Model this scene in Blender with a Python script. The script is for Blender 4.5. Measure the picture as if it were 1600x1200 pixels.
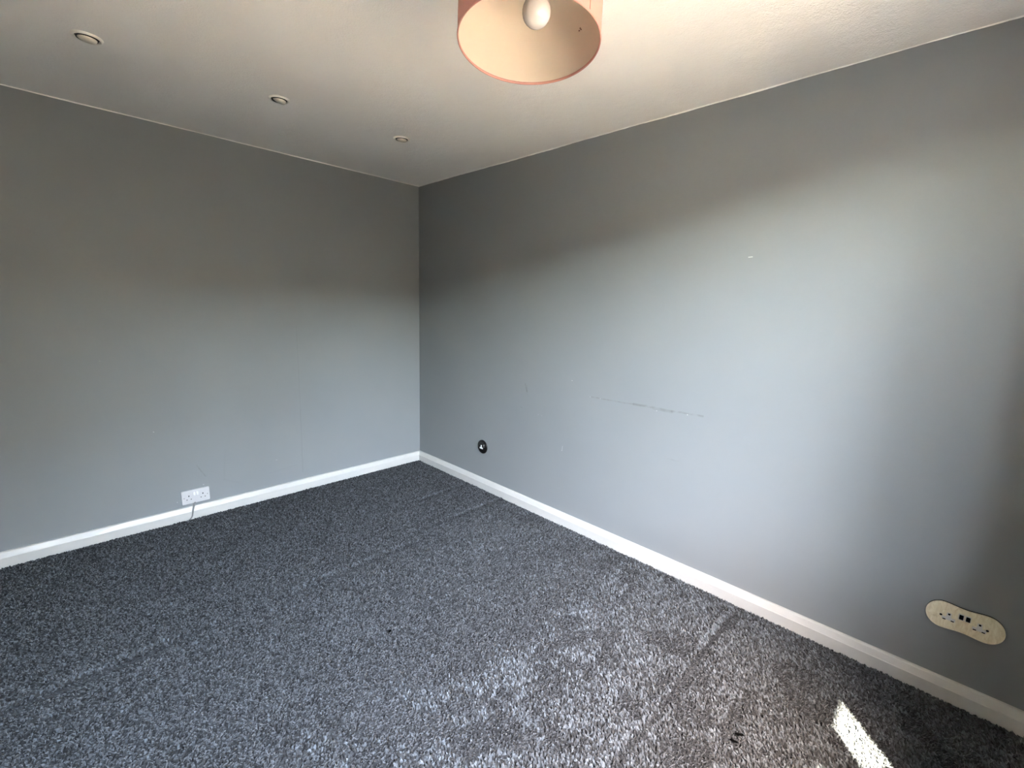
import bpy, bmesh, math, random
import numpy as np
from mathutils import Vector, Matrix

for o in list(bpy.data.objects):
    bpy.data.objects.remove(o, do_unlink=True)
scene = bpy.context.scene
C = scene.collection
R = random.Random(7)

# ------------------------------------------------------------------ dimensions (metres)
H = 2.3208            # ceiling height
W = 3.40              # room width, x from -W to 0
D = 3.69              # room depth, y from -D to 0 (window wall at y = -D)
SK_H, SK_T = 0.0762, 0.0242
FLOOR_Z = -0.008      # backing under the carpet pile
T = 0.32              # outer wall thickness
WIN_X0, WIN_X1 = -2.40, -0.884
WIN_Z0, WIN_Z1 = 0.90, 2.19

# ------------------------------------------------------------------ camera
f_px, yaw, pitch, roll = 701.7563, 0.775657172, -0.17369629, 0.0314671291
fw = Vector((math.cos(pitch) * math.cos(yaw), math.cos(pitch) * math.sin(yaw), math.sin(pitch)))
rt = Vector((math.sin(yaw), -math.cos(yaw), 0))
up = rt.cross(fw)
r2 = rt * math.cos(roll) + up * math.sin(roll)
u2 = -rt * math.sin(roll) + up * math.cos(roll)
cd = bpy.data.cameras.new('camera')
cam = bpy.data.objects.new('camera', cd)
C.objects.link(cam)
cd.sensor_fit = 'HORIZONTAL'
cd.sensor_width = 36.0
cd.lens = f_px / 1600 * 36
cd.clip_start = 0.02
cam.matrix_world = Matrix(((r2.x, u2.x, -fw.x, -2.20251), (r2.y, u2.y, -fw.y, -3.296275),
                           (r2.z, u2.z, -fw.z, 1.390569), (0, 0, 0, 1)))
scene.camera = cam

# ------------------------------------------------------------------ sky, sun, exposure
SUN_EL = 60.5
SUN_TRAVEL = Vector((1.13, 1.0, -1.509 * math.tan(math.radians(SUN_EL)))).normalized()
SKY_STRENGTH = 1.12
SKY_TINT = (1.33, 1.0, 0.76)
world = bpy.data.worlds.new('world')
scene.world = world
world.use_nodes = True
wn, wl = world.node_tree.nodes, world.node_tree.links
wn.clear()
sky = wn.new('ShaderNodeTexSky')
sky.sky_type = 'NISHITA'
sky.sun_disc = False
sky.sun_elevation = math.radians(SUN_EL)
sky.sun_rotation = math.atan2(-SUN_TRAVEL.x, -SUN_TRAVEL.y)
sky.air_density = 1.0
sky.dust_density = 0.6
sky.ozone_density = 1.0
bg = wn.new('ShaderNodeBackground')
bg.inputs['Strength'].default_value = SKY_STRENGTH
wo = wn.new('ShaderNodeOutputWorld')
tint = wn.new('ShaderNodeMix')            # one uniform tint: the camera's white balance for hazy daylight
tint.data_type = 'RGBA'
tint.blend_type = 'MULTIPLY'
tint.inputs[0].default_value = 1.0
tint.inputs[7].default_value = SKY_TINT + (1.0,)
wl.new(sky.outputs[0], tint.inputs[6])
wl.new(tint.outputs[2], bg.inputs[0])
wl.new(bg.outputs[0], wo.inputs[0])

sd = bpy.data.lights.new('sun', 'SUN')
sd.energy = 6.5
sd.angle = math.radians(0.6)
sd.color = (1.0, 0.90, 0.74)
sun = bpy.data.objects.new('sun', sd)
C.objects.link(sun)
sun.rotation_euler = SUN_TRAVEL.to_track_quat('-Z', 'Y').to_euler()
sun.location = (-5, -8, 8)

pd = bpy.data.lights.new('window_sky_portal', 'AREA')   # sampling aid in the window opening
pd.shape = 'RECTANGLE'
pd.size = WIN_X1 - WIN_X0
pd.size_y = WIN_Z1 - WIN_Z0
pd.cycles.is_portal = True
po = bpy.data.objects.new('window_sky_portal', pd)
C.objects.link(po)
po.location = ((WIN_X0 + WIN_X1) / 2, -D - T - 0.01, (WIN_Z0 + WIN_Z1) / 2)
po.rotation_euler = Vector((0, 1, 0)).to_track_quat('-Z', 'Z').to_euler()

vs = scene.view_settings
vs.view_transform = 'Standard'
vs.look = 'None'
vs.gamma = 1.0
vs.use_curve_mapping = False
vs.exposure = 5.42
scene.cycles.max_bounces = 10
scene.cycles.diffuse_bounces = 8
scene.cycles.sample_clamp_indirect = 6.0


# ------------------------------------------------------------------ helpers
def lin(c):
    return tuple(((v / 255) / 12.92 if v / 255 <= 0.04045 else ((v / 255 + 0.055) / 1.055) ** 2.4) for v in c)


def link(o, parent=None):
    C.objects.link(o)
    if parent is not None:
        o.parent = parent
    return o


def tag(o, label, cat, group=None):
    o['label'] = label
    o['category'] = cat
    if group:
        o['group'] = group
    return o


def empty(name, loc):
    o = bpy.data.objects.new(name, None)
    o.empty_display_size = 0.05
    o.location = loc
    C.objects.link(o)
    return o


def obj(name, bm, mat, parent=None, smooth=False, angle=None):
    bmesh.ops.recalc_face_normals(bm, faces=bm.faces)
    me = bpy.data.meshes.new(name)
    bm.to_mesh(me)
    bm.free()
    if mat:
        for m in (mat if isinstance(mat, (list, tuple)) else [mat]):
            me.materials.append(m)
    if smooth:
        me.polygons.foreach_set('use_smooth', [True] * len(me.polygons))
        if angle:
            try:
                me.set_sharp_from_angle(angle=math.radians(angle))
            except Exception:
                pass
    return link(bpy.data.objects.new(name, me), parent)


def struct(name, bm, mat, parent=None, **k):
    o = obj(name, bm, mat, parent, **k)
    if parent is None:
        o['kind'] = 'structure'
    return o


def add_box(bm, x0, x1, y0, y1, z0, z1, bevel=0.0, seg=2):
    r = bmesh.ops.create_cube(bm, size=1.0)
    vs_ = r['verts']
    for v in vs_:
        v.co = Vector(((x0 + x1) / 2 + v.co.x * (x1 - x0), (y0 + y1) / 2 + v.co.y * (y1 - y0), (z0 + z1) / 2 + v.co.z * (z1 - z0)))
    if bevel > 0:
        es = list({e for v in vs_ for e in v.link_edges})
        bmesh.ops.bevel(bm, geom=es, offset=bevel, segments=seg, affect='EDGES', profile=0.5)
    return bm


def add_lathe(bm, prof, seg=48, closed=False, mat=0):
    """revolve (r, z) points round the z axis; r = 0 makes a pole"""
    rings = []
    for r, z in prof:
        if r < 1e-7:
            rings.append([bm.verts.new((0, 0, z))])
        else:
            rings.append([bm.verts.new((r * math.cos(2 * math.pi * i / seg), r * math.sin(2 * math.pi * i / seg), z)) for i in range(seg)])
    pairs = list(zip(rings, rings[1:]))
    if closed:
        pairs.append((rings[-1], rings[0]))
    for a, b in pairs:
        for i in range(seg):
            j = (i + 1) % seg
            if len(a) == 1 and len(b) == 1:
                continue
            if len(a) == 1:
                f = bm.faces.new((a[0], b[i], b[j]))
            elif len(b) == 1:
                f = bm.faces.new((a[i], b[0], a[j]))
            else:
                f = bm.faces.new((a[i], b[i], b[j], a[j]))
            f.material_index = mat
    return bm


def add_tube(bm, pts, r, seg=12, cap=True):
    pts = [Vector(p) for p in pts]
    rings = []
    for i, p in enumerate(pts):
        t = (pts[min(i + 1, len(pts) - 1)] - pts[max(i - 1, 0)]).normalized()
        a = t.cross(Vector((0.3, 1, 0.2))).normalized()
        b = t.cross(a)
        rr = r[i] if isinstance(r, (list, tuple)) else r
        rings.append([bm.verts.new(p + rr * (a * math.cos(2 * math.pi * k / seg) + b * math.sin(2 * math.pi * k / seg))) for k in range(seg)])
    for a, b in zip(rings, rings[1:]):
        for k in range(seg):
            bm.faces.new((a[k], a[(k + 1) % seg], b[(k + 1) % seg], b[k]))
    if cap:
        bm.faces.new(rings[0])
        bm.faces.new(rings[-1])
    return bm


def add_prism(bm, outline, z0, z1, bevel=0.0, seg=2):
    """outline (x, y) extruded from z0 to z1, front rim (z1) rounded"""
    lo = [bm.verts.new((x, y, z0)) for x, y in outline]
    hi = [bm.verts.new((x, y, z1)) for x, y in outline]
    n = len(outline)
    bm.faces.new(lo[::-1])
    top = bm.faces.new(hi)
    for i in range(n):
        bm.faces.new((lo[i], lo[(i + 1) % n], hi[(i + 1) % n], hi[i]))
    if bevel > 0:
        bmesh.ops.bevel(bm, geom=list(top.edges), offset=bevel, segments=seg, affect='EDGES', profile=0.5)
    return bm


def rrect(w, h, r, n=6, cx=0, cy=0):
    out = []
    for sx, sy, a0 in ((1, 1, 0), (-1, 1, 90), (-1, -1, 180), (1, -1, 270)):
        for k in range(n + 1):
            a = math.radians(a0 + 90 * k / n)
            out.append((cx + sx * (w / 2 - r) + r * math.cos(a), cy + sy * (h / 2 - r) + r * math.sin(a)))
    return out


# ------------------------------------------------------------------ materials
class NT:
    def __init__(self, name):
        self.m = bpy.data.materials.new(name)
        self.m.use_nodes = True
        self.t = self.m.node_tree
        self.b = self.t.nodes['Principled BSDF']
        self.out = self.t.nodes['Material Output']

    def n(self, typ, **k):
        nd = self.t.nodes.new(typ)
        for a, v in k.items():
            setattr(nd, a, v)
        return nd

    def l(self, a, b):
        self.t.links.new(a, b)

    def val(self, sock, v):
        if hasattr(v, 'is_output') or isinstance(v, bpy.types.NodeSocket):
            self.l(v, sock)
        else:
            sock.default_value = v

    def math(self, op, a, b=None, c=None, clamp=False):
        nd = self.n('ShaderNodeMath', operation=op)
        nd.use_clamp = clamp
        for i, v in enumerate((a, b, c)):
            if v is not None:
                self.val(nd.inputs[i], v)
        return nd.outputs[0]

    def vmath(self, op, a, b=None, scale=None):
        nd = self.n('ShaderNodeVectorMath', operation=op)
        self.val(nd.inputs[0], a)
        if b is not None:
            self.val(nd.inputs[1], b)
        if scale is not None:
            self.val(nd.inputs['Scale'], scale)
        return nd

    def mix(self, fac, a, b, blend='MIX'):
        nd = self.n('ShaderNodeMix', data_type='RGBA', blend_type=blend)
        self.val(nd.inputs[0], fac)
        for s, v in ((nd.inputs[6], a), (nd.inputs[7], b)):
            if isinstance(v, tuple) and len(v) == 3:
                v = v + (1.0,)
            self.val(s, v)
        return nd.outputs[2]

    def noise(self, scale, detail=3, rough=0.5, vec=None, dist=0.0):
        nd = self.n('ShaderNodeTexNoise')
        nd.inputs['Scale'].default_value = scale
        nd.inputs['Detail'].default_value = detail
        nd.inputs['Roughness'].default_value = rough
        nd.inputs['Distortion'].default_value = dist
        if vec is not None:
            self.l(vec, nd.inputs['Vector'])
        return nd.outputs['Fac']

    def ramp(self, fac, stops):
        nd = self.n('ShaderNodeMapRange')
        nd.inputs['From Min'].default_value = stops[0]
        nd.inputs['From Max'].default_value = stops[1]
        nd.inputs['To Min'].default_value = stops[2]
        nd.inputs['To Max'].default_value = stops[3]
        self.l(fac, nd.inputs['Value'])
        return nd.outputs[0]

    def bump(self, height, strength, dist):
        nd = self.n('ShaderNodeBump')
        nd.inputs['Strength'].default_value = strength
        nd.inputs['Distance'].default_value = dist
        self.l(height, nd.inputs['Height'])
        self.l(nd.outputs[0], self.b.inputs['Normal'])

    def base(self, v):
        if isinstance(v, tuple):
            self.b.inputs['Base Color'].default_value = (v + (1.0,)) if len(v) == 3 else v
        else:
            self.l(v, self.b.inputs['Base Color'])


def plain(name, col, rough=0.5, metal=0.0, spec=None, var=0.06, scale=60.0, bump=0.0):
    m = NT(name)
    co = m.n('ShaderNodeTexCoord').outputs['Object']
    n = m.noise(scale, 3, 0.6, co)
    k = m.ramp(n, (0.25, 0.75, 1 - var, 1 + var))
    m.base(m.mix(1.0, col, m.n('ShaderNodeCombineXYZ').outputs[0], 'MULTIPLY'))
    cx = [x for x in m.t.nodes if x.bl_idname == 'ShaderNodeCombineXYZ'][0]
    for i in range(3):
        m.l(k, cx.inputs[i])
    m.b.inputs['Roughness'].default_value = rough
    m.b.inputs['Metallic'].default_value = metal
    if spec is not None:
        m.b.inputs['Specular IOR Level'].default_value = spec
    if bump:
        m.bump(n, 0.4, bump)
    return m.m


def wall_paint(name, axis, scuffs=(), specks=(), seams=()):
    """matt blue-grey emulsion; scuffs / specks / seams are marks on the wall given in its own (along, height) metres"""
    m = NT(name)
    co = m.n('ShaderNodeTexCoord').outputs['Object']
    big = m.noise(1.3, 4, 0.55, co)
    fine = m.noise(260, 2, 0.6, co)
    mid = m.noise(22, 4, 0.55, co)
    col = m.mix(m.ramp(big, (0.3, 0.7, 0, 1)), WALL_A, WALL_B)
    sep = m.n('ShaderNodeSeparateXYZ')
    m.l(co, sep.inputs[0])
    cmb = m.n('ShaderNodeCombineXYZ')
    m.l(sep.outputs[axis], cmb.inputs[0])
    m.l(sep.outputs[2], cmb.inputs[1])
    uv = cmb.outputs[0]
    wob = m.n('ShaderNodeTexNoise')
    wob.inputs['Scale'].default_value = 14
    m.l(uv, wob.inputs['Vector'])
    off = m.vmath('SCALE', m.vmath('SUBTRACT', wob.outputs['Color'], (0.5, 0.5, 0.5)).outputs[0], scale=0.006).outputs[0]
    uvw = m.vmath('ADD', uv, off).outputs[0]
    flat = m.vmath('MULTIPLY', uvw, (1, 1, 0)).outputs[0]

    def seg(p, q, w, soft, src):
        ab = Vector((q[0] - p[0], q[1] - p[1], 0))
        pa = m.vmath('SUBTRACT', src, (p[0], p[1], 0)).outputs[0]
        dt = m.vmath('DOT_PRODUCT', pa, tuple(ab)).outputs['Value']
        t = m.math('DIVIDE', dt, max(ab.length_squared, 1e-9), clamp=True)
        pr = m.vmath('SCALE', tuple(ab), scale=t).outputs[0]
        d = m.vmath('DISTANCE', pa, pr).outputs['Value']
        return m.ramp_clamped(d, w, w + soft)

    def rc(d, a, b):
        nd = m.n('ShaderNodeMapRange')
        nd.clamp = True
        nd.inputs['From Min'].default_value = a
        nd.inputs['From Max'].default_value = b
        nd.inputs['To Min'].default_value = 1
        nd.inputs['To Max'].default_value = 0
        m.l(d, nd.inputs['Value'])
        return nd.outputs[0]
    m.ramp_clamped = rc
    h = m.math('ADD', m.math('MULTIPLY', fine, 0.35), mid)
    brk = m.ramp(m.noise(30, 2, 0.5, co), (0.35, 0.6, 0.15, 1.0))
    for p, q, w, s, k in scuffs:
        mask = m.math('MULTIPLY', seg(p, q, w, s, flat), m.math('MULTIPLY', brk, k, clamp=True), clamp=True)
        col = m.mix(m.math('MULTIPLY', mask, 0.55), col, (0.075, 0.07, 0.065))
    for p, q, w, s, k in seams:
        mask = m.math('MULTIPLY', seg(p, q, w, s, flat), k)
        h = m.math('SUBTRACT', h, m.math('MULTIPLY', mask, 1.2))
        col = m.mix(m.math('MULTIPLY', mask, 0.35), col, lin((110, 112, 112)))
    for p, q, w, s in specks:
        col = m.mix(m.math('MULTIPLY', seg(p, q, w * 0.55, s * 0.6, uv), 0.8), col, (0.50, 0.50, 0.48))
    m.base(col)
    m.b.inputs['Roughness'].default_value = 0.62
    m.b.inputs['Specular IOR Level'].default_value = 0.35
    m.bump(h, 0.35, 0.0012)
    return m.m


WALL_A = (0.192, 0.204, 0.209)
WALL_B = (0.204, 0.216, 0.221)
M = {}
M['wall_left'] = wall_paint('paint_wall_left', 0,
    scuffs=[((-1.66, 0.33), (-1.62, 0.25), .001, .004, .5)],
    specks=[((-1.857, .587), (-1.853, .585), .0015, .002), ((-1.778, .121), (-1.778, .117), .0012, .002), ((-1.637, .198), (-1.633, .198), .0015, .002),
            ((-1.20, .26), (-1.19, .262), .0006, .001), ((-2.05, 1.02), (-2.05, 1.021), .001, .001)],
    seams=[((-1.012, 1.20), (-1.013, .60), .0012, .003, .6), ((-1.013, .60), (-1.021, .13), .0012, .003, 1.0),
           ((-1.25, .175), (-1.05, .195), .001, .004, .35), ((-1.50, .40), (-1.52, .20), .002, .006, .3),
           ((-1.52, .20), (-1.44, .16), .002, .006, .3)])
M['wall_right'] = wall_paint('paint_wall_right', 1,
    scuffs=[((-1.80, .868), (-2.08, .872), .0012, .004, .55), ((-2.08, .873), (-2.20, .878), .003, .005, .75), ((-2.20, .874), (-2.30, .872), .0045, .006, .6),
            ((-2.30, .876), (-2.46, .881), .002, .005, .6), ((-1.262, .87), (-1.284, .80), .001, .003, .9), ((-1.275, .86), (-1.283, .815), .001, .003, .7),
            ((-2.30, .62), (-2.36, .62), .001, .004, .35), ((-1.22, .70), (-1.24, .70), .001, .004, .4)],
    specks=[((-1.791, .867), (-1.792, .867), .0016, .002), ((-1.863, .868), (-1.864, .868), .0018, .002), ((-2.217, .862), (-2.218, .862), .0018, .002),
            ((-2.383, .873), (-2.384, .873), .0024, .002), ((-1.605, .515), (-1.602, .487), .0008, .0015), ((-1.602, .486), (-1.602, .484), .0022, .002),
            ((-2.585, 1.633), (-2.60, 1.634), .0018, .003), ((-1.21, .925), (-1.211, .925), .0012, .002), ((-1.65, .945), (-1.655, .946), .0012, .002),
            ((-1.39, .68), (-1.391, .68), .0012, .002), ((-1.42, .677), (-1.421, .677), .0012, .002)],
    seams=[])
M['wall_other'] = wall_paint('paint_wall_plain', 0)


def ceiling_paint():
    m = NT('paint_ceiling')
    co = m.n('ShaderNodeTexCoord').outputs['Object']
    big = m.noise(1.1, 5, 0.6, co, 0.4)
    st = m.noise(170, 3, 0.65, co)
    mid = m.noise(18, 4, 0.6, co)
    col = m.mix(m.ramp(big, (0.35, 0.65, 0, 1)), (0.85, 0.835, 0.80), (0.88, 0.85, 0.805))
    m.base(col)
    m.b.inputs['Roughness'].default_value = 0.8
    m.b.inputs['Specular IOR Level'].default_value = 0.2
    m.bump(m.math('ADD', m.math('MULTIPLY', st, 0.6), mid), 0.85, 0.0045)
    return m.m


M['ceiling'] = ceiling_paint()
M['gloss_white'] = plain('gloss_white_woodwork', (0.47, 0.47, 0.445), 0.32, var=0.03, scale=25, bump=0.0006)
M['white_caulk'] = plain('white_ceiling_paint_line', (0.80, 0.785, 0.74), 0.7, var=0.05, scale=40)
M['white_plastic'] = plain('white_plastic', (0.50, 0.50, 0.505), 0.28, var=0.02)
M['insert_white'] = plain('bright_white_insert', (0.66, 0.66, 0.63), 0.3, var=0.02)
M['grey_light'] = plain('light_grey_slot', (0.34, 0.34, 0.34), 0.5)
M['hole'] = plain('dark_slot', (0.003, 0.003, 0.003), 0.7, spec=0.1)
M['grey_slot'] = plain('grey_shutter', (0.16, 0.16, 0.165), 0.5)
M['cable'] = plain('grey_cable_sheath', (0.20, 0.20, 0.19), 0.45)
M['black_nickel'] = plain('black_nickel', (0.045, 0.042, 0.04), 0.24, metal=0.85, var=0.1)
M['chrome'] = plain('polished_chrome', (0.75, 0.73, 0.70), 0.12, metal=1.0)
M['spot_white'] = plain('spot_white_enamel', (0.78, 0.75, 0.68), 0.3, var=0.04)
M['can'] = plain('spot_can_dark_metal', (0.010, 0.009, 0.008), 0.6, spec=0.15)
M['pink_fabric'] = plain('pink_cotton', (0.50, 0.26, 0.22), 0.85, var=0.05, scale=500, bump=0.0002)
M['shade_lining'] = plain('cream_lining', (0.58, 0.52, 0.42), 0.55, var=0.02, scale=12)
for k_, f_ in (('pink_fabric', 0.40), ('shade_lining', 0.40)):     # thin cloth lets some daylight through
    nt_ = M[k_].node_tree
    b_ = nt_.nodes['Principled BSDF']
    tl_ = nt_.nodes.new('ShaderNodeBsdfTranslucent')
    nt_.links.new(b_.inputs['Base Color'].links[0].from_socket, tl_.inputs[0])
    ms_ = nt_.nodes.new('ShaderNodeMixShader')
    ms_.inputs[0].default_value = f_
    nt_.links.new(b_.outputs[0], ms_.inputs[1])
    nt_.links.new(tl_.outputs[0], ms_.inputs[2])
    nt_.links.new(ms_.outputs[0], nt_.nodes['Material Output'].inputs['Surface'])
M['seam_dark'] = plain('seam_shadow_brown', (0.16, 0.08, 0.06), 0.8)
M['opal'] = plain('opal_glass', (0.44, 0.42, 0.40), 0.12, var=0.01)
M['black_rubber'] = plain('black_crumb', (0.0015, 0.0015, 0.0015), 0.9, spec=0.03)
M['frame_white'] = plain('upvc_white', (0.80, 0.80, 0.79), 0.3, var=0.02)


def brass():
    m = NT('aged_brass')
    co = m.n('ShaderNodeTexCoord').outputs['Object']
    mp = m.n('ShaderNodeMapping')
    mp.inputs['Scale'].default_value = (18, 6, 1)
    m.l(co, mp.inputs['Vector'])
    n = m.noise(6, 5, 0.65, mp.outputs[0], 0.6)
    n2 = m.noise(60, 3, 0.6, co)
    col = m.mix(m.ramp(n, (0.35, 0.7, 0, 1)), (0.74, 0.65, 0.45), (0.92, 0.86, 0.68))
    col = m.mix(m.math('MULTIPLY', m.ramp(n2, (0.6, 0.75, 0, 1)), 0.25, clamp=True), col, (0.28, 0.20, 0.11))
    m.base(col)
    m.b.inputs['Metallic'].default_value = 0.3
    m.l(m.ramp(n, (0.3, 0.7, 0.5, 0.32)), m.b.inputs['Roughness'])
    return m.m


M['brass'] = brass()


def carpet_backing():
    m = NT('carpet_backing')
    co = m.n('ShaderNodeTexCoord').outputs['Object']
    n = m.noise(160, 3, 0.6, co)
    m.base(m.mix(n, (0.02, 0.021, 0.022), (0.05, 0.052, 0.055)))
    m.b.inputs['Roughness'].default_value = 0.95
    return m.m


def carpet_pile_mat():
    m = NT('grey_twist_pile')
    at = m.n('ShaderNodeAttribute', attribute_name='tone')
    tone = at.outputs['Fac']
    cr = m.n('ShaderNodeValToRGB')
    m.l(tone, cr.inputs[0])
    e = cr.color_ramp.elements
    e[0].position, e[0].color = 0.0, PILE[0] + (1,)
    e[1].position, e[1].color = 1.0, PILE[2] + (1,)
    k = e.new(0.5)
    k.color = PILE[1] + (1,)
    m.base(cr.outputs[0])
    m.b.inputs['Roughness'].default_value = 0.6
    m.b.inputs['Specular IOR Level'].default_value = 0.25
    m.b.inputs['Sheen Weight'].default_value = 0.3
    m.b.inputs['Sheen Roughness'].default_value = 0.5
    m.b.inputs['Sheen Tint'].default_value = (0.9, 0.95, 1.0, 1)
    return m.m


PILE = ((0.0047, 0.0046, 0.0045), (0.0246, 0.0246, 0.0242), (0.118, 0.134, 0.147))  # pale end cooled to carry the sky tint of the lit floor
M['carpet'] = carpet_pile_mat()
M['backing'] = carpet_backing()


def glass_mat():
    m = NT('window_glass')
    tr = m.n('ShaderNodeBsdfTransparent')
    tr.inputs[0].default_value = (0.93, 0.95, 0.94, 1)
    gl = m.n('ShaderNodeBsdfGlossy')
    gl.inputs['Roughness'].default_value = 0.02
    lw = m.n('ShaderNodeLayerWeight')
    lw.inputs['Blend'].default_value = 0.5
    fac = m.math('ADD', m.math('MULTIPLY', m.math('POWER', lw.outputs['Facing'], 5.0), 0.92), 0.04)
    mx = m.n('ShaderNodeMixShader')
    m.l(fac, mx.inputs[0])
    m.l(tr.outputs[0], mx.inputs[1])
    m.l(gl.outputs[0], mx.inputs[2])
    m.l(mx.outputs[0], m.out.inputs['Surface'])
    return m.m


M['glass'] = glass_mat()
M['patio'] = plain('pale_patio_paving', (0.62, 0.50, 0.37), 0.9, var=0.2, scale=3)
M['oak'] = plain('stained_oak', (0.16, 0.10, 0.06), 0.4, var=0.2, scale=14)
M['bounce_cut'] = plain('bounce_cut_dark', (0.07, 0.055, 0.04), 0.95, var=0.3, scale=10)
M['garden_brick'] = plain('garden_hedge', (0.145, 0.12, 0.085), 0.9, var=0.3, scale=8)

# ------------------------------------------------------------------ room shell
bm = bmesh.new()
add_box(bm, -W - T, T, -D - T, T, FLOOR_Z - 0.20, FLOOR_Z)
struct('floor', bm, M['backing'])

bm = bmesh.new()
add_box(bm, -W - T, T, 0, T, FLOOR_Z, H + 0.3)
struct('wall_left', bm, M['wall_left'])
bm = bmesh.new()
add_box(bm, 0, T, -D - T, 0, FLOOR_Z, H + 0.3)
struct('wall_right', bm, M['wall_right'])
bm = bmesh.new()
add_box(bm, -W - T, -W, -D - T, 0, FLOOR_Z, H + 0.3)
struct('wall_side', bm, M['wall_other'])
bm = bmesh.new()   # window wall: four pieces round the opening
add_box(bm, -W, WIN_X0, -D - T, -D, FLOOR_Z, H + 0.3)
add_box(bm, WIN_X1, 0, -D - T, -D, FLOOR_Z, H + 0.3)
add_box(bm, WIN_X0, WIN_X1, -D - T, -D, FLOOR_Z, WIN_Z0)
add_box(bm, WIN_X0, WIN_X1, -D - T, -D, WIN_Z1, H + 0.3)
struct('wall_rear', bm, M['wall_other'])

# ceiling plane with round cut-outs for the recessed spots, plus the slab above
SPOTS = [(-2.010, -0.841), (-1.342, -0.841), (-0.676, -0.841)]
HOLE_R = 0.036
bm = bmesh.new()
edges = []


def loop(pts):
    v = [bm.verts.new(p) for p in pts]
    for i in range(len(v)):
        edges.append(bm.edges.new((v[i], v[(i + 1) % len(v)])))


loop([(-W, -D, H), (0, -D, H), (0, 0, H), (-W, 0, H)])
for sx, sy in SPOTS:
    loop([(sx + HOLE_R * math.cos(a * math.pi / 16), sy + HOLE_R * math.sin(a * math.pi / 16), H) for a in range(32)])
bmesh.ops.triangle_fill(bm, edges=edges, use_beauty=True)
for f in list(bm.faces):
    c = f.calc_center_median()
    if any((c.x - sx) ** 2 + (c.y - sy) ** 2 < (HOLE_R * 0.9) ** 2 for sx, sy in SPOTS):
        bm.faces.remove(f)
add_box(bm, -W, 0, -D, 0, H + 0.15, H + 0.30)
struct('ceiling', bm, M['ceiling'])


# skirting boards: chamfered top band over a flat face
def skirting(name, p, q, nrm, m0=True, m1=True):
    """runs from p to q along the wall foot, nrm points into the room; ends mitred"""
    p, q, nrm = Vector(p), Vector(q), Vector(nrm)
    d = (q - p).normalized()
    prof = [(0, FLOOR_Z), (SK_T, FLOOR_Z), (SK_T, SK_H * 0.60), (SK_T * 0.93, SK_H * 0.635), (SK_T * 0.60, SK_H * 0.94), (SK_T * 0.45, SK_H), (0, SK_H)]
    bm = bmesh.new()
    n = max(2, int((q - p).length / 0.12))
    rings = []
    for i in range(n + 1):
        s = i / n
        ring = []
        for t, z in prof:
            a = p + nrm * t + d * (t if m0 else 0)
            b = q + nrm * t - d * (t if m1 else 0)
            v = a.lerp(b, s)
            wob = 0.0008 * math.sin(i * 2.3 + z * 50) if (t > 0.004 and 0 < i < n and z > 0) else 0
            ring.append(bm.verts.new((v.x + nrm.x * wob, v.y + nrm.y * wob, z + (wob if z > 0.03 else 0))))
        rings.append(ring)
    for a, b in zip(rings, rings[1:]):
        for k in range(len(prof)):
            j = (k + 1) % len(prof)
            bm.faces.new((a[k], a[j], b[j], b[k]))
    bm.faces.new(rings[0])
    bm.faces.new(rings[-1])
    return struct(name, bm, M['gloss_white'])


skirting('baseboard_left', (-W, 0, 0), (0, 0, 0), (0, -1, 0))
skirting('baseboard_right', (0, -D, 0), (0, 0, 0), (-1, 0, 0))
skirting('baseboard_side', (-W, -D, 0), (-W, 0, 0), (1, 0, 0))
skirting('baseboard_rear', (-W, -D, 0), (0, -D, 0), (0, 1, 0))


# thin ragged line of ceiling paint cut in along the top of the walls
def paint_line(name, p, q, nrm, seed, hmin, hmax):
    rr = random.Random(seed)
    p, q, nrm = Vector(p), Vector(q), Vector(nrm)
    L = (q - p).length
    n = int(L / 0.02)
    bm = bmesh.new()
    prev = None
    ph = [rr.uniform(0, 6.3) for _ in range(4)]
    for i in range(n + 1):
        s = i / n
        b = p.lerp(q, s)
        x = s * L
        w = 0.5 + 0.25 * math.sin(x * 5 + ph[0]) + 0.15 * math.sin(x * 17 + ph[1]) + 0.10 * rr.uniform(-1, 1)
        hh = hmin + (hmax - hmin) * max(0, min(1, w))
        t = 0.0015
        pts = [(b, H), (b + nrm * t, H), (b + nrm * t, H - hh), (b, H - hh)]
        ring = [bm.verts.new((v.x, v.y, z)) for v, z in pts]
        if prev:
            for k in range(4):
                bm.faces.new((prev[k], prev[(k + 1) % 4], ring[(k + 1) % 4], ring[k]))
        else:
            bm.faces.new(ring)
        prev = ring
    bm.faces.new(prev)
    return struct(name, bm, M['white_caulk'])


paint_line('trim_1', (-W, 0, 0), (0, 0, 0), (0, -1, 0), 3, 0.003, 0.006)
paint_line('trim_2', (0, -D, 0), (0, 0, 0), (-1, 0, 0), 4, 0.002, 0.007)

# ------------------------------------------------------------------ window (behind the camera) and the garden that lights the room
FY0, FY1 = -D - 0.24, -D - 0.18
bm = bmesh.new()
fwid = 0.04
add_box(bm, WIN_X0, WIN_X1, FY0, FY1, WIN_Z0, WIN_Z0 + fwid, 0.004)
add_box(bm, WIN_X0, WIN_X1, FY0, FY1, WIN_Z1 - fwid, WIN_Z1, 0.004)
add_box(bm, WIN_X0, WIN_X0 + fwid, FY0, FY1, WIN_Z0 + fwid, WIN_Z1 - fwid, 0.004)
add_box(bm, WIN_X1 - fwid, WIN_X1, FY0, FY1, WIN_Z0 + fwid, WIN_Z1 - fwid, 0.004)
win = struct('window_1', bm, M['frame_white'])
MULL = [WIN_X1 - 0.477, WIN_X1 - 1.15]
for mx_ in MULL:
    bm = bmesh.new()
    add_box(bm, mx_ - 0.065, mx_ + 0.065, FY0, FY1, WIN_Z0 + fwid, WIN_Z1 - fwid, 0.004)
    obj('mullion', bm, M['frame_white'], win)
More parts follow.
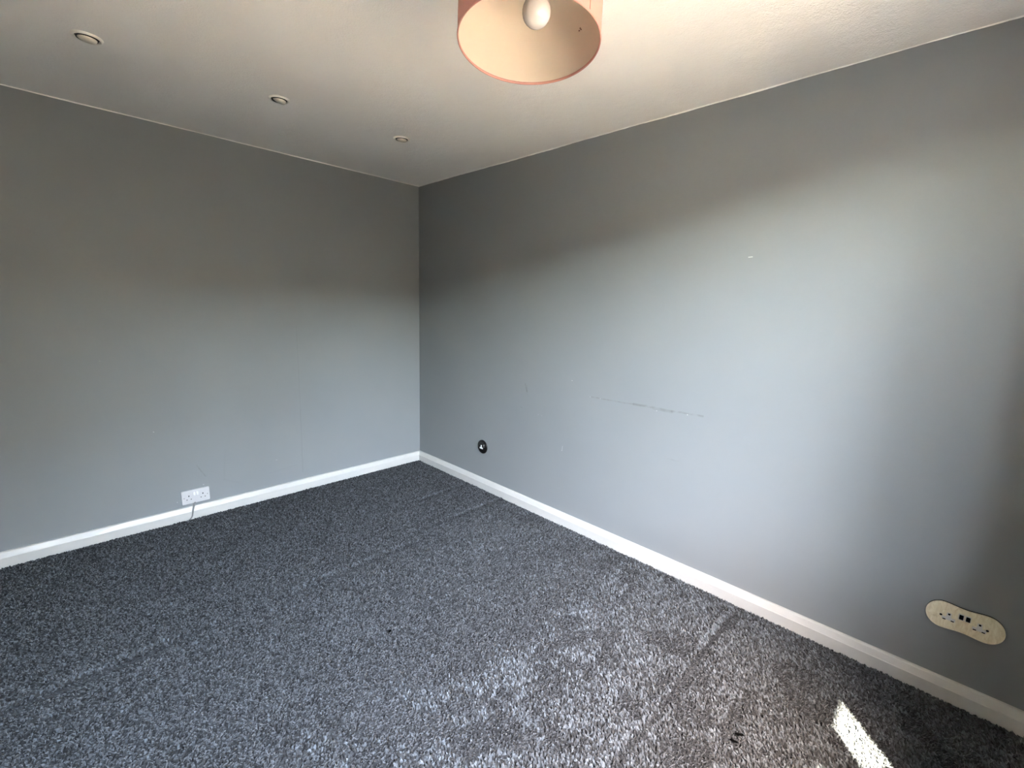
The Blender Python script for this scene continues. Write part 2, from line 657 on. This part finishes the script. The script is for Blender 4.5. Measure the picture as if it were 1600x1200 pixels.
xs = [WIN_X0 + fwid, MULL[1] - 0.065, MULL[1] + 0.065, MULL[0] - 0.065, MULL[0] + 0.065, WIN_X1 - fwid]
for a, b in ((0, 1), (2, 3), (4, 5)):
    bm = bmesh.new()
    add_box(bm, xs[a], xs[b], -D - 0.212, -D - 0.208, WIN_Z0 + fwid, WIN_Z1 - fwid)
    obj('pane', bm, M['glass'], win)
bm = bmesh.new()
add_box(bm, WIN_X0, WIN_X1, FY1, -D + 0.03, WIN_Z0 - 0.02, WIN_Z0 + 0.004, 0.006)
obj('window_board', bm, M['oak'], win)

bm = bmesh.new()
add_box(bm, -30, 30, -30, -D - T - 1.55, -0.5, -0.25)
struct('ground_garden', bm, M['patio'])
bm = bmesh.new()
add_box(bm, -30, 30, -D - T - 1.55, -D - T, -0.5, -0.27)
struct('ground_bounce_cut', bm, M['bounce_cut'])  # unseen dark strip added to cut light bounced up to the ceiling
bm = bmesh.new()
add_box(bm, -30, 30, -8.3, -8.0, -0.25, 2.85)
struct('wall_garden', bm, M['garden_brick'])
bm = bmesh.new()
add_box(bm, -1.3, 5.0, -11.0, -8.3, -0.25, 3.8)
struct('sky_block_far', bm, M['garden_brick'])  # unseen block added to hold sky light off part of the left wall
bm = bmesh.new()
add_box(bm, -3.9, -3.7, -7.0, -D - T, -0.25, 2.05)
struct('sky_block_side', bm, M['garden_brick'])  # unseen screen added to darken the right wall beside the window

# ------------------------------------------------------------------ carpet pile
def build_carpet():
    rng = np.random.default_rng(11)
    sp = 0.0074
    x = np.arange(-W + SK_T, -SK_T + 1e-6, sp)
    y = np.arange(-D + SK_T, -SK_T + 1e-6, sp)
    X, Y = np.meshgrid(x, y)
    X = X.ravel() + rng.uniform(-.5, .5, X.size) * sp
    Y = Y.ravel() + rng.uniform(-.5, .5, Y.size) * sp
    X = np.clip(X, -W + SK_T, -SK_T - .001)
    Y = np.clip(Y, -D + SK_T, -SK_T - .001)
    N = X.size

    def vnoise(cell, seed, sx=1.0, sy=1.0):
        g = np.random.default_rng(seed).uniform(-1, 1, (96, 96))
        u = (X * sx / cell) % 96
        v = (Y * sy / cell) % 96
        i, j = np.floor(u).astype(int), np.floor(v).astype(int)
        fu, fv = u - i, v - j
        fu, fv = fu * fu * (3 - 2 * fu), fv * fv * (3 - 2 * fv)
        i, j, i1, j1 = i % 96, j % 96, (i + 1) % 96, (j + 1) % 96
        return (g[i, j] * (1 - fu) + g[i1, j] * fu) * (1 - fv) + (g[i, j1] * (1 - fu) + g[i1, j1] * fu) * fv

    # window-lit floor worked into the pile: nap turned and tone raised towards the window
    patch = 0.55 * vnoise(0.34, 1) + 0.45 * vnoise(0.13, 2) + 0.30 * vnoise(0.055, 3)
    window_lit = np.clip((-1.88 + 0.14 * vnoise(0.30, 8) + 0.12 * vnoise(0.10, 9) - Y) / 0.34, 0, 1)
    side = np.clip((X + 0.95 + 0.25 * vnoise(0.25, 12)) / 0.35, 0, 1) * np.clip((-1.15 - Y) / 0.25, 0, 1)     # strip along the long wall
    lit_zone = np.maximum(window_lit, 0.55 * side)
    blot = np.clip((0.5 * vnoise(0.17, 10) + 0.5 * vnoise(0.075, 11) + 0.35 * vnoise(0.035, 13) - 0.08) / 0.22, 0, 1)
    scuff = np.zeros(N)      # darker brushed-over marks where feet and furniture have been
    for bx, by, br_, ba in ((-0.17, -1.52, .16, 1), (-0.15, -1.86, .13, .8), (-0.57, -1.74, .15, 1), (-0.40, -1.62, .12, .7), (-1.57, -2.10, .10, .9), (-1.50, -2.23, .09, .9),
                            (-1.12, -2.10, .10, .8), (-1.17, -2.45, .08, .7), (-0.80, -1.95, .12, .8), (-0.98, -2.08, .08, .8), (-0.30, -2.05, .10, .6), (-0.12, -3.30, .22, .8)):
        dd = np.hypot(X - bx + 0.05 * vnoise(0.08, 14), Y - by + 0.05 * vnoise(0.08, 15)) / br_
        scuff = np.maximum(scuff, ba * np.clip(1.35 - dd, 0, 1) * (0.7 + 0.3 * vnoise(0.03, 16)))
    nap = -0.75 + 0.22 * patch + 1.75 * lit_zone - 1.5 * blot * lit_zone - 1.3 * np.clip(scuff, 0, 1)
    hgt = 0.0105 * (1 + 0.12 * patch + rng.normal(0, .14, N))
    lump = 0.0011 * vnoise(0.16, 5) + 0.0006 * vnoise(0.05, 6)
    line = np.zeros(N)
    # board edges telegraphing through, running parallel to the end wall
    for yl, x0, x1, amp, wd in ((-1.212, -3.3, -0.72, .0036, .019), (-1.112, -0.72, 0, .0038, .015), (-2.739, -1.25, -0.05, .0042, .013),
                                (-0.738, -0.62, 0, .0036, .014), (-2.30, -0.5, 0, .0012, .012), (-1.70, -1.2, -0.2, .0012, .014)):
        wob = 0.004 * np.sin(X * 9 + yl * 5) + 0.002 * np.sin(X * 31)
        d = Y - yl - wob
        fade = np.clip((X - x0) / .12, 0, 1) * np.clip((x1 - X) / .12 + .3, 0, 1)
        fade *= 0.65 + 0.35 * np.sin(X * 6.1 + yl * 3)
        line += np.clip(amp / .0032, 0, 1.2) * fade * (0.38 * np.exp(-((d - wd * 1.6) / wd) ** 2) - 0.85 * np.exp(-(d / (wd * .75)) ** 2))  # lit crest and shaded groove of each ridge painted into the tone
        hgt = hgt * (1 - 0.7 * np.clip(fade, 0, 1) * np.exp(-(d / (wd * .75)) ** 2))
        lump += 1.6 * amp * fade * (np.exp(-((d - wd) / wd) ** 2) - np.exp(-((d + wd * .6) / (wd * .8)) ** 2))
        nap = nap + 1.5 * fade * (np.exp(-((d - wd * 1.5) / wd) ** 2) - 1.3 * np.exp(-((d + wd * .3) / (wd * .8)) ** 2))
    ldx = 0.10 * nap + 0.12 * vnoise(0.2, 4)
    ldy = 0.22 * nap
    ang = rng.uniform(0, 2 * np.pi, N)
    lx = ldx + 0.55 * np.cos(ang) * rng.uniform(.3, 1, N)
    ly = ldy + 0.55 * np.sin(ang) * rng.uniform(.3, 1, N)
    r = 0.0056 * rng.uniform(.8, 1.2, N)
    rot = rng.uniform(0, 2 * np.pi, N)
    z0 = FLOOR_Z + lump - 0.001
    edge = np.minimum(np.minimum(-SK_T - X, X + W - SK_T), np.minimum(-SK_T - Y, Y + D - SK_T))
    hgt = np.clip(hgt * (0.55 + 0.45 * np.clip(edge / 0.02, 0, 1)), .003, .016)     # tucked down along the skirting
    tx, ty = rng.normal(0, .40, N) + 0.3 * nap, rng.normal(0, .40, N) + 0.55 * nap     # slope of the cut end of each tuft
    V = np.empty((N, 6, 3), np.float32)
    for k in range(3):
        a = rot + k * 2 * np.pi / 3
        V[:, k, 0] = X + r * np.cos(a)
        V[:, k, 1] = Y + r * np.sin(a)
        V[:, k, 2] = z0
        a = a + 0.5
        ux, uy = 0.72 * r * np.cos(a), 0.72 * r * np.sin(a)
        V[:, 3 + k, 0] = X + hgt * lx + ux
        V[:, 3 + k, 1] = Y + hgt * ly + uy
        V[:, 3 + k, 2] = z0 + hgt + ux * tx + uy * ty
    V[:, :, 0] = np.clip(V[:, :, 0], -W + SK_T, -SK_T)
    V[:, :, 1] = np.clip(V[:, :, 1], -D + SK_T, -SK_T)
    base = (np.arange(N) * 6)[:, None]
    tri = [[3, 4, 5]]
    for k in range(3):
        j = (k + 1) % 3
        tri += [[k, j, 3 + j], [k, 3 + j, 3 + k]]
    F = np.stack([base + np.array([t]) for t in tri], 1).reshape(-1, 3)
    me = bpy.data.meshes.new('carpet')
    me.vertices.add(N * 6)
    me.vertices.foreach_set('co', V.ravel())
    nf = len(F)
    me.loops.add(nf * 3)
    me.loops.foreach_set('vertex_index', F.ravel().astype(np.int32))
    me.polygons.add(nf)
    me.polygons.foreach_set('loop_start', (np.arange(nf) * 3).astype(np.int32))
    me.polygons.foreach_set('use_smooth', np.zeros(nf, bool))
    tone = np.clip(0.225 + 0.40 * lit_zone * (1 - 0.8 * blot) - 0.16 * scuff + line + rng.normal(0, .24, N), 0, 1)   # window light painted as paler tone, ridge shading as light and dark bands
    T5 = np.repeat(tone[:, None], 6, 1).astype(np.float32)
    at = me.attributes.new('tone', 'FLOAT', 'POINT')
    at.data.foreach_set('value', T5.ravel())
    me.update()
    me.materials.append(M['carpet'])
    o = bpy.data.objects.new('carpet', me)
    C.objects.link(o)
    tag(o, 'dark grey twist pile carpet fitted wall to wall across the floor', 'carpet')
    o['kind'] = 'stuff'
    return o


build_carpet()

# ------------------------------------------------------------------ ceiling pendant with pink drum shade
SH_C = Vector((-1.4372, -2.5634, 1.9372))
SH_R, SH_H = 0.150, 0.20
axis = Vector((0.0681, 0.0501, 1.0)).normalized()
q = Vector((0, 0, 1)).rotation_difference(axis)
rose = Vector((SH_C.x + 0.010, SH_C.y + 0.004, H))
lamp = empty('pendant_lamp', rose)
tag(lamp, 'pink drum pendant lampshade with cream lining and bulb hanging from the ceiling', 'lamp')


def place(o, loc, rot=None):
    o.location = Vector(loc) - rose
    if rot is not None:
        o.rotation_mode = 'QUATERNION'
        o.rotation_quaternion = rot
    return o


bm = bmesh.new()
th = 0.0016
add_lathe(bm, [(SH_R, 0.0), (SH_R, SH_H)], 128)                                   # outer fabric
ro = place(obj('shade_fabric', bm, M['pink_fabric'], lamp, True), SH_C, q)
bm = bmesh.new()
add_lathe(bm, [(SH_R - th, 0.0030), (SH_R - th, SH_H - 0.002)], 128)
li = place(obj('shade_lining', bm, M['shade_lining'], lamp, True), SH_C, q)
for z in (0.0, SH_H):   # rolled hems at both rims
    bm = bmesh.new()
    prof = [(SH_R - th * .5 + 0.0019 * math.cos(a * math.pi / 5), z + 0.0028 * math.sin(a * math.pi / 5)) for a in range(10)]
    add_lathe(bm, prof, 128, closed=True)
    place(obj('rim', bm, M['pink_fabric'], lamp, True), SH_C, q)
# overlap seam of the fabric, on the side towards the window
SEAM_A = math.radians(-87)


def cyl_strip(name, a0, a1, r0, r1, z0, z1, mat):
    bm = bmesh.new()
    n = 6
    g = []
    for i in range(n + 1):
        a = a0 + (a1 - a0) * i / n
        g.append([bm.verts.new((r * math.cos(a), r * math.sin(a), z)) for r, z in ((r0, z0), (r1, z0), (r1, z1), (r0, z1))])
    for p_, q_ in zip(g, g[1:]):
        for k in range(4):
            bm.faces.new((p_[k], p_[(k + 1) % 4], q_[(k + 1) % 4], q_[k]))
    bm.faces.new(g[0])
    bm.faces.new(g[-1])
    return place(obj(name, bm, mat, lamp), SH_C, q)


cyl_strip('seam', SEAM_A, SEAM_A + 0.16, SH_R + .0001, SH_R + 0.0010, 0.001, SH_H - .001, M['pink_fabric'])
cyl_strip('seam_edge_shadow', SEAM_A - 0.007, SEAM_A, SH_R + .0001, SH_R + 0.0005, 0.001, SH_H - .001, M['seam_dark'])
# wire spider carrying the shade, lamp holder, bulb, flex and ceiling rose
bm = bmesh.new()
zs = SH_H - 0.030
for k in range(3):
    a = math.radians(25 + 120 * k)
    add_tube(bm, [(0.021 * math.cos(a), 0.021 * math.sin(a), zs - 0.012), (0.08 * math.cos(a), 0.08 * math.sin(a), zs - 0.008), ((SH_R - .004) * math.cos(a), (SH_R - .004) * math.sin(a), SH_H - 0.004)], 0.0016, 8)
add_lathe(bm, [(0.0205 + 0.002 * math.cos(a * math.pi / 4), zs - 0.012 + 0.002 * math.sin(a * math.pi / 4)) for a in range(8)], 32, closed=True)
place(obj('shade_carrier', bm, M['spot_white'], lamp, True), SH_C, q)
BULB = Vector((SH_C.x + 0.012, SH_C.y - 0.008, SH_C.z + 0.030))   # lowest point of the bulb
bm = bmesh.new()
br = 0.0300
prof = [(0, 0)] + [(br * math.sin(math.radians(a)), br - br * math.cos(math.radians(a))) for a in range(12, 121, 12)]
prof += [(0.0215, 0.052), (0.0165, 0.064), (0.0140, 0.076), (0.0135, 0.084)]
add_lathe(bm, prof, 40)
bulb = place(obj('bulb', bm, M['opal'], lamp, True), BULB)
bm = bmesh.new()
add_lathe(bm, [(0, .082), (0.0132, .082), (0.0132, .100), (0.0165, .102), (0.0165, .135), (0.012, .150), (0.006, .160), (0, .160)], 32)
place(obj('lamp_holder', bm, M['white_plastic'], lamp, True, 40), BULB)
top = BULB + Vector((0, 0, 0.155))
bm = bmesh.new()
add_tube(bm, [top, top.lerp(rose, .5), rose - Vector((0, 0, .012))], 0.0032, 10)
bm_shift = -rose
for v in bm.verts:
    v.co += bm_shift
obj('flex', bm, M['white_plastic'], lamp, True)
bm = bmesh.new()
add_lathe(bm, [(0, -.026), (0.010, -.026), (0.016, -.022), (0.034, -.016), (0.038, -.008), (0.039, 0), (0, 0)], 40)
obj('ceiling_rose', bm, M['white_plastic'], lamp, True, 40)
# small scorch mark on the lining
bm = bmesh.new()
a0 = math.radians(-8)
for k in range(3):
    a = a0 + 0.02 * (k - 1)
    zz = 0.089 + (0.004 if k == 1 else 0)
    bmesh.ops.create_icosphere(bm, subdivisions=1, radius=0.0017, matrix=Matrix.Translation(((SH_R - th - .0006) * math.cos(a), (SH_R - th - .0006) * math.sin(a), zz)))
place(obj('lining_mark', bm, M['seam_dark'], lamp), SH_C, q)

# ------------------------------------------------------------------ recessed ceiling spots
LB = ['recessed ceiling spotlight farthest left, nearest the camera of the three',
      'middle recessed ceiling spotlight of the row of three',
      'recessed ceiling spotlight nearest the corner of the room, smallest in view']
TILT = [(8, 0.5), (14, 0.9), (9, 0.2)]
spot_mesh = {}


def spot_parts(root, tilt):
    def part(name, make, mat, par=root, smooth=True, ang=35):
        if name in spot_mesh:
            o = bpy.data.objects.new(name, spot_mesh[name])
            return link(o, par)
        bm = bmesh.new()
        make(bm)
        o = obj(name, bm, mat, par, smooth, ang)
        spot_mesh[name] = o.data
        return o
    part('bezel', lambda b: add_lathe(b, [(0.0355, 0.004), (0.0355, -0.0010), (0.0375, -0.0052), (0.0405, -0.0066), (0.0440, -0.0050), (0.0465, -0.0015), (0.0470, 0.0), (0.0440, 0.0), (0.0440, -.001)], 48), M['spot_white'])
    part('can', lambda b: add_lathe(b, [(0.0352, 0.0), (0.0352, 0.100), (0, 0.100)], 40), M['can'])
    reflector = part('bulb', lambda b: add_lathe(b, [(0, -0.0115), (0.008, -0.0112), (0.016, -0.0100), (0.023, -0.0078), (0.0275, -0.0040), (0.0290, 0.0010), (0.0285, 0.012), (0.022, 0.040), (0.014, 0.060), (0.012, 0.085), (0, 0.085)], 40), M['spot_bulb'])
    reflector.location = (0, 0, -0.005)
    reflector.rotation_euler = (math.radians(tilt[0]), math.radians(tilt[0] * tilt[1]), 0)
    part('gap_shade_ring', lambda b: add_lathe(b, [(0.0305 + 0.0022 * math.cos(k * math.pi / 4), -0.0040 + 0.0030 * math.sin(k * math.pi / 4)) for k in range(8)], 40, closed=True), M['can'])  # dark ring standing in for the shaded gap round the bulb


m = NT('spot_reflector_lamp')
m.base((0.78, 0.71, 0.58))
m.b.inputs['Roughness'].default_value = 0.22
m.b.inputs['Metallic'].default_value = 0.15
M['spot_bulb'] = m.m
for i, (sx, sy) in enumerate(SPOTS):
    s = empty('ceiling_spotlight', (sx, sy, H))
    spot_parts(s, TILT[i])
    tag(s, LB[i], 'ceiling light', 'recessed ceiling spotlights')


# ------------------------------------------------------------------ sockets
def hang(o, loc, face):
    """local x along the wall, local y up, local z out of the wall"""
    if face == 'left':      # wall y = 0, looking at it x runs right
        m_ = Matrix(((1, 0, 0), (0, 0, -1), (0, 1, 0)))
    else:                   # wall x = 0, local x runs to -y
        m_ = Matrix(((0, 0, -1), (-1, 0, 0), (0, 1, 0)))
    o.matrix_world = Matrix.Translation(loc) @ m_.to_4x4()


def boxo(name, x0, x1, y0, y1, z0, z1, mat, par, bev=0.0):
    bm = bmesh.new()
    add_box(bm, x0, x1, y0, y1, z0, z1, bev)
    return obj(name, bm, mat, par, bev > 0, 40)


# white double socket on the end wall
s = empty('double_socket', (0, 0, 0))
hang(s, (-1.682, 0, 0.1385), 'left')
tag(s, 'white plastic double socket low on the end wall with a cable below', 'socket')
bm = bmesh.new()
add_prism(bm, rrect(0.147, 0.086, 0.004), 0.0, 0.0115, 0.0025, 3)
plate = obj('face_plate', bm, M['white_plastic'], s, True, 40)
for gx in (-0.0365, 0.0375):
    pz = 0.0117
    boxo('pin_slot', gx - .0028, gx + .0028, .0030, .0116, .0105, pz, M['hole'], s)
    boxo('pin_slot', gx - .0140, gx - .0080, -.0176, -.0132, .0105, pz, M['hole'], s)
    boxo('pin_slot', gx + .0080, gx + .0140, -.0176, -.0132, .0105, pz, M['hole'], s)
    bm = bmesh.new()
    sx_ = -0.0615 if gx < 0 else 0.0615
    add_lathe(bm, [(0, .0119), (.0028, .0119), (.0030, .0112), (0, .0112)], 20)
    for v in bm.verts:
        v.co += Vector((sx_, -0.002, 0))
    obj('screw', bm, M['grey_slot'], s, True, 40)
for gx in (-.0082, .0082):
    bm = bmesh.new()
    add_box(bm, gx - .0058, gx + .0058, .0080, .0290, .0100, .0185, .0018, 2)
    for v in bm.verts:
        if v.co.z > .013:
            v.co.z += (v.co.y - .0185) * -0.30
    obj('rocker_switch', bm, M['insert_white'], s, True, 40)
# grey cable from the plate's lower edge, over the skirting, to the carpet
cab = [(-.006, -.041, .007), (-.010, -.046, .010), (-.014, -.054, .019), (-.0185, -.062, .0265), (-.0235, -.078, .0305), (-.0275, -.100, .0310), (-.031, -.119, .0310), (-.037, -.131, .0315), (-.046, -.1375, .034), (-.060, -.1395, .042)]
bm = bmesh.new()
add_tube(bm, cab, [.0052, .0052, .0050, .0046, .0042, .0040, .0038, .0036, .0034, .0030], 12)
obj('cable', bm, M['cable'], s, True)


def tee_insert(name, par, cx, cy, z0, z1, mat):
    """upside-down T of the three pin holes"""
    o_ = [(-.0062, .0165), (.0062, .0165), (.0062, -.0012), (.0178, -.0012), (.0178, -.0125), (-.0178, -.0125), (-.0178, -.0012), (-.0062, -.0012)]
    bm = bmesh.new()
    add_prism(bm, [(cx + a, cy + b) for a, b in o_], z0, z1, 0.0008, 1)
    return obj(name, bm, mat, par)


# round black single socket on the long wall
s = empty('round_socket', (0, 0, 0))
hang(s, (0, -0.845, 0.3215), 'right')
tag(s, 'round black metal single socket with white insert on the long wall', 'socket')
bm = bmesh.new()
add_lathe(bm, [(0, 0), (.0530, 0), (.0530, .0020), (.0512, .0052), (.0470, .0075), (.0400, .0084), (0, .0084)], 64)
obj('face_plate', bm, M['black_nickel'], s, True, 30)
ins = tee_insert('socket_insert', s, -0.007, -0.004, .008, .0096, M['insert_white'])
for dx, dy, hw, hh_ in ((0, .0085, .0016, .0032), (-.0110, -.0065, .0030, .0014), (.0110, -.0065, .0030, .0014)):
    boxo('pin_slot', -.007 + dx - hw, -.007 + dx + hw, -.004 + dy - hh_, -.004 + dy + hh_, .0090, .0097, M['grey_light'], s)
bm = bmesh.new()
add_box(bm, .0215, .0315, -.0005, .0260, .0080, .0135, .002, 2)
obj('rocker_switch', bm, M['chrome'], s, True, 40)
for yy in (-.038, .038):
    bm = bmesh.new()
    add_lathe(bm, [(0, .0092), (.0026, .0092), (.0030, .0082), (0, .0082)], 16)
    for v in bm.verts:
        v.co.y += yy
    obj('screw', bm, M['black_nickel'], s, True, 40)

# waisted brass double socket
s = empty('brass_double_socket', (0, 0, 0))
hang(s, (0, -3.459, 0.318), 'right')
tag(s, 'waisted brass double socket with white inserts near the right edge', 'socket')
pts = []
for k in range(96):      # two 100 mm discs joined by a shallow waist
    a = 2 * math.pi * k / 96
    px, py = 0.102 * math.cos(a), math.sin(a)
    ax = abs(px)
    if ax > 0.056:
        hh_ = 0.0500 * math.sqrt(max(0, 1 - ((ax - 0.056) / 0.046) ** 2))
    else:
        hh_ = 0.0447 + 0.0053 * (0.5 - 0.5 * math.cos(math.pi * ax / 0.056))
    pts.append((px, hh_ if py > 0 else -hh_))
pts = [p for i, p in enumerate(pts) if i == 0 or (Vector(p) - Vector(pts[i - 1])).length > 1e-5]
bm = bmesh.new()
add_prism(bm, [(a * 0.995, b * 0.985 + 0.0022) for a, b in pts], 0.0, 0.0030)
obj('shadow_gap', bm, M['can'], s)  # dark sheet set higher as painted shade along the plate's top edge
bm = bmesh.new()
add_prism(bm, pts, 0.0025, 0.0075, 0.0022, 3)
obj('face_plate', bm, M['brass'], s, True, 35)
for gx in (-.0395, .0395):
    tee_insert('socket_insert', s, gx, -.0025, .007, .0082, M['insert_white'])
    boxo('pin_slot', gx - .0030, gx + .0030, .0055, .0120, .0076, .0085, M['hole'], s)
    for dx in (-.0110, .0110):
        boxo('pin_slot', gx + dx - .0042, gx + dx + .0042, -.0158, -.0120, .0076, .0085, M['hole'], s)
for gx in (-.0088, .0088):
    boxo('switch_surround', gx - .0076, gx + .0076, .0030, .0260, .0070, .0082, M['insert_white'], s, .0008)
    bm = bmesh.new()
    add_box(bm, gx - .0054, gx + .0054, .0062, .0228, .0072, .0118, .0015, 2)
    for v in bm.verts:
        if v.co.z > .009:
            v.co.z -= (v.co.y - .0145) * .16
    obj('rocker_switch', bm, M['hole'], s, True, 40)
for gx in (-.0605, .0590):
    bm = bmesh.new()
    add_lathe(bm, [(0, .0084), (.0036, .0084), (.0040, .0072), (0, .0072)], 20)
    for v in bm.verts:
        v.co += Vector((gx, -.002, 0))
    obj('screw', bm, M['can'], s, True, 40)

# ------------------------------------------------------------------ crumbs lying on the carpet
for (x, y, ln, wd, an, lb) in ((-.738, -2.970, .030, .010, -1.0, 'small black crumb on the carpet, the longer of the pair'),
                               (-.776, -2.967, .026, .008, -1.25, 'small black crumb on the carpet, the slimmer of the pair'),
                               (-1.331, -1.760, .014, .011, .3, 'single tiny black speck alone on the carpet')):
    bm = bmesh.new()
    bmesh.ops.create_icosphere(bm, subdivisions=2, radius=1.0)
    for v in bm.verts:
        k = 1 + R.uniform(-.22, .22)
        v.co = Vector((v.co.x * ln / 2 * k, v.co.y * wd / 2 * k, v.co.z * .0035 * k))
    o = obj('crumb', bm, M['black_rubber'], None, True)
    o.location = (x, y, 0.0092)
    o.rotation_euler = (0, 0, an)
    tag(o, lb, 'crumb', 'crumbs on the carpet')
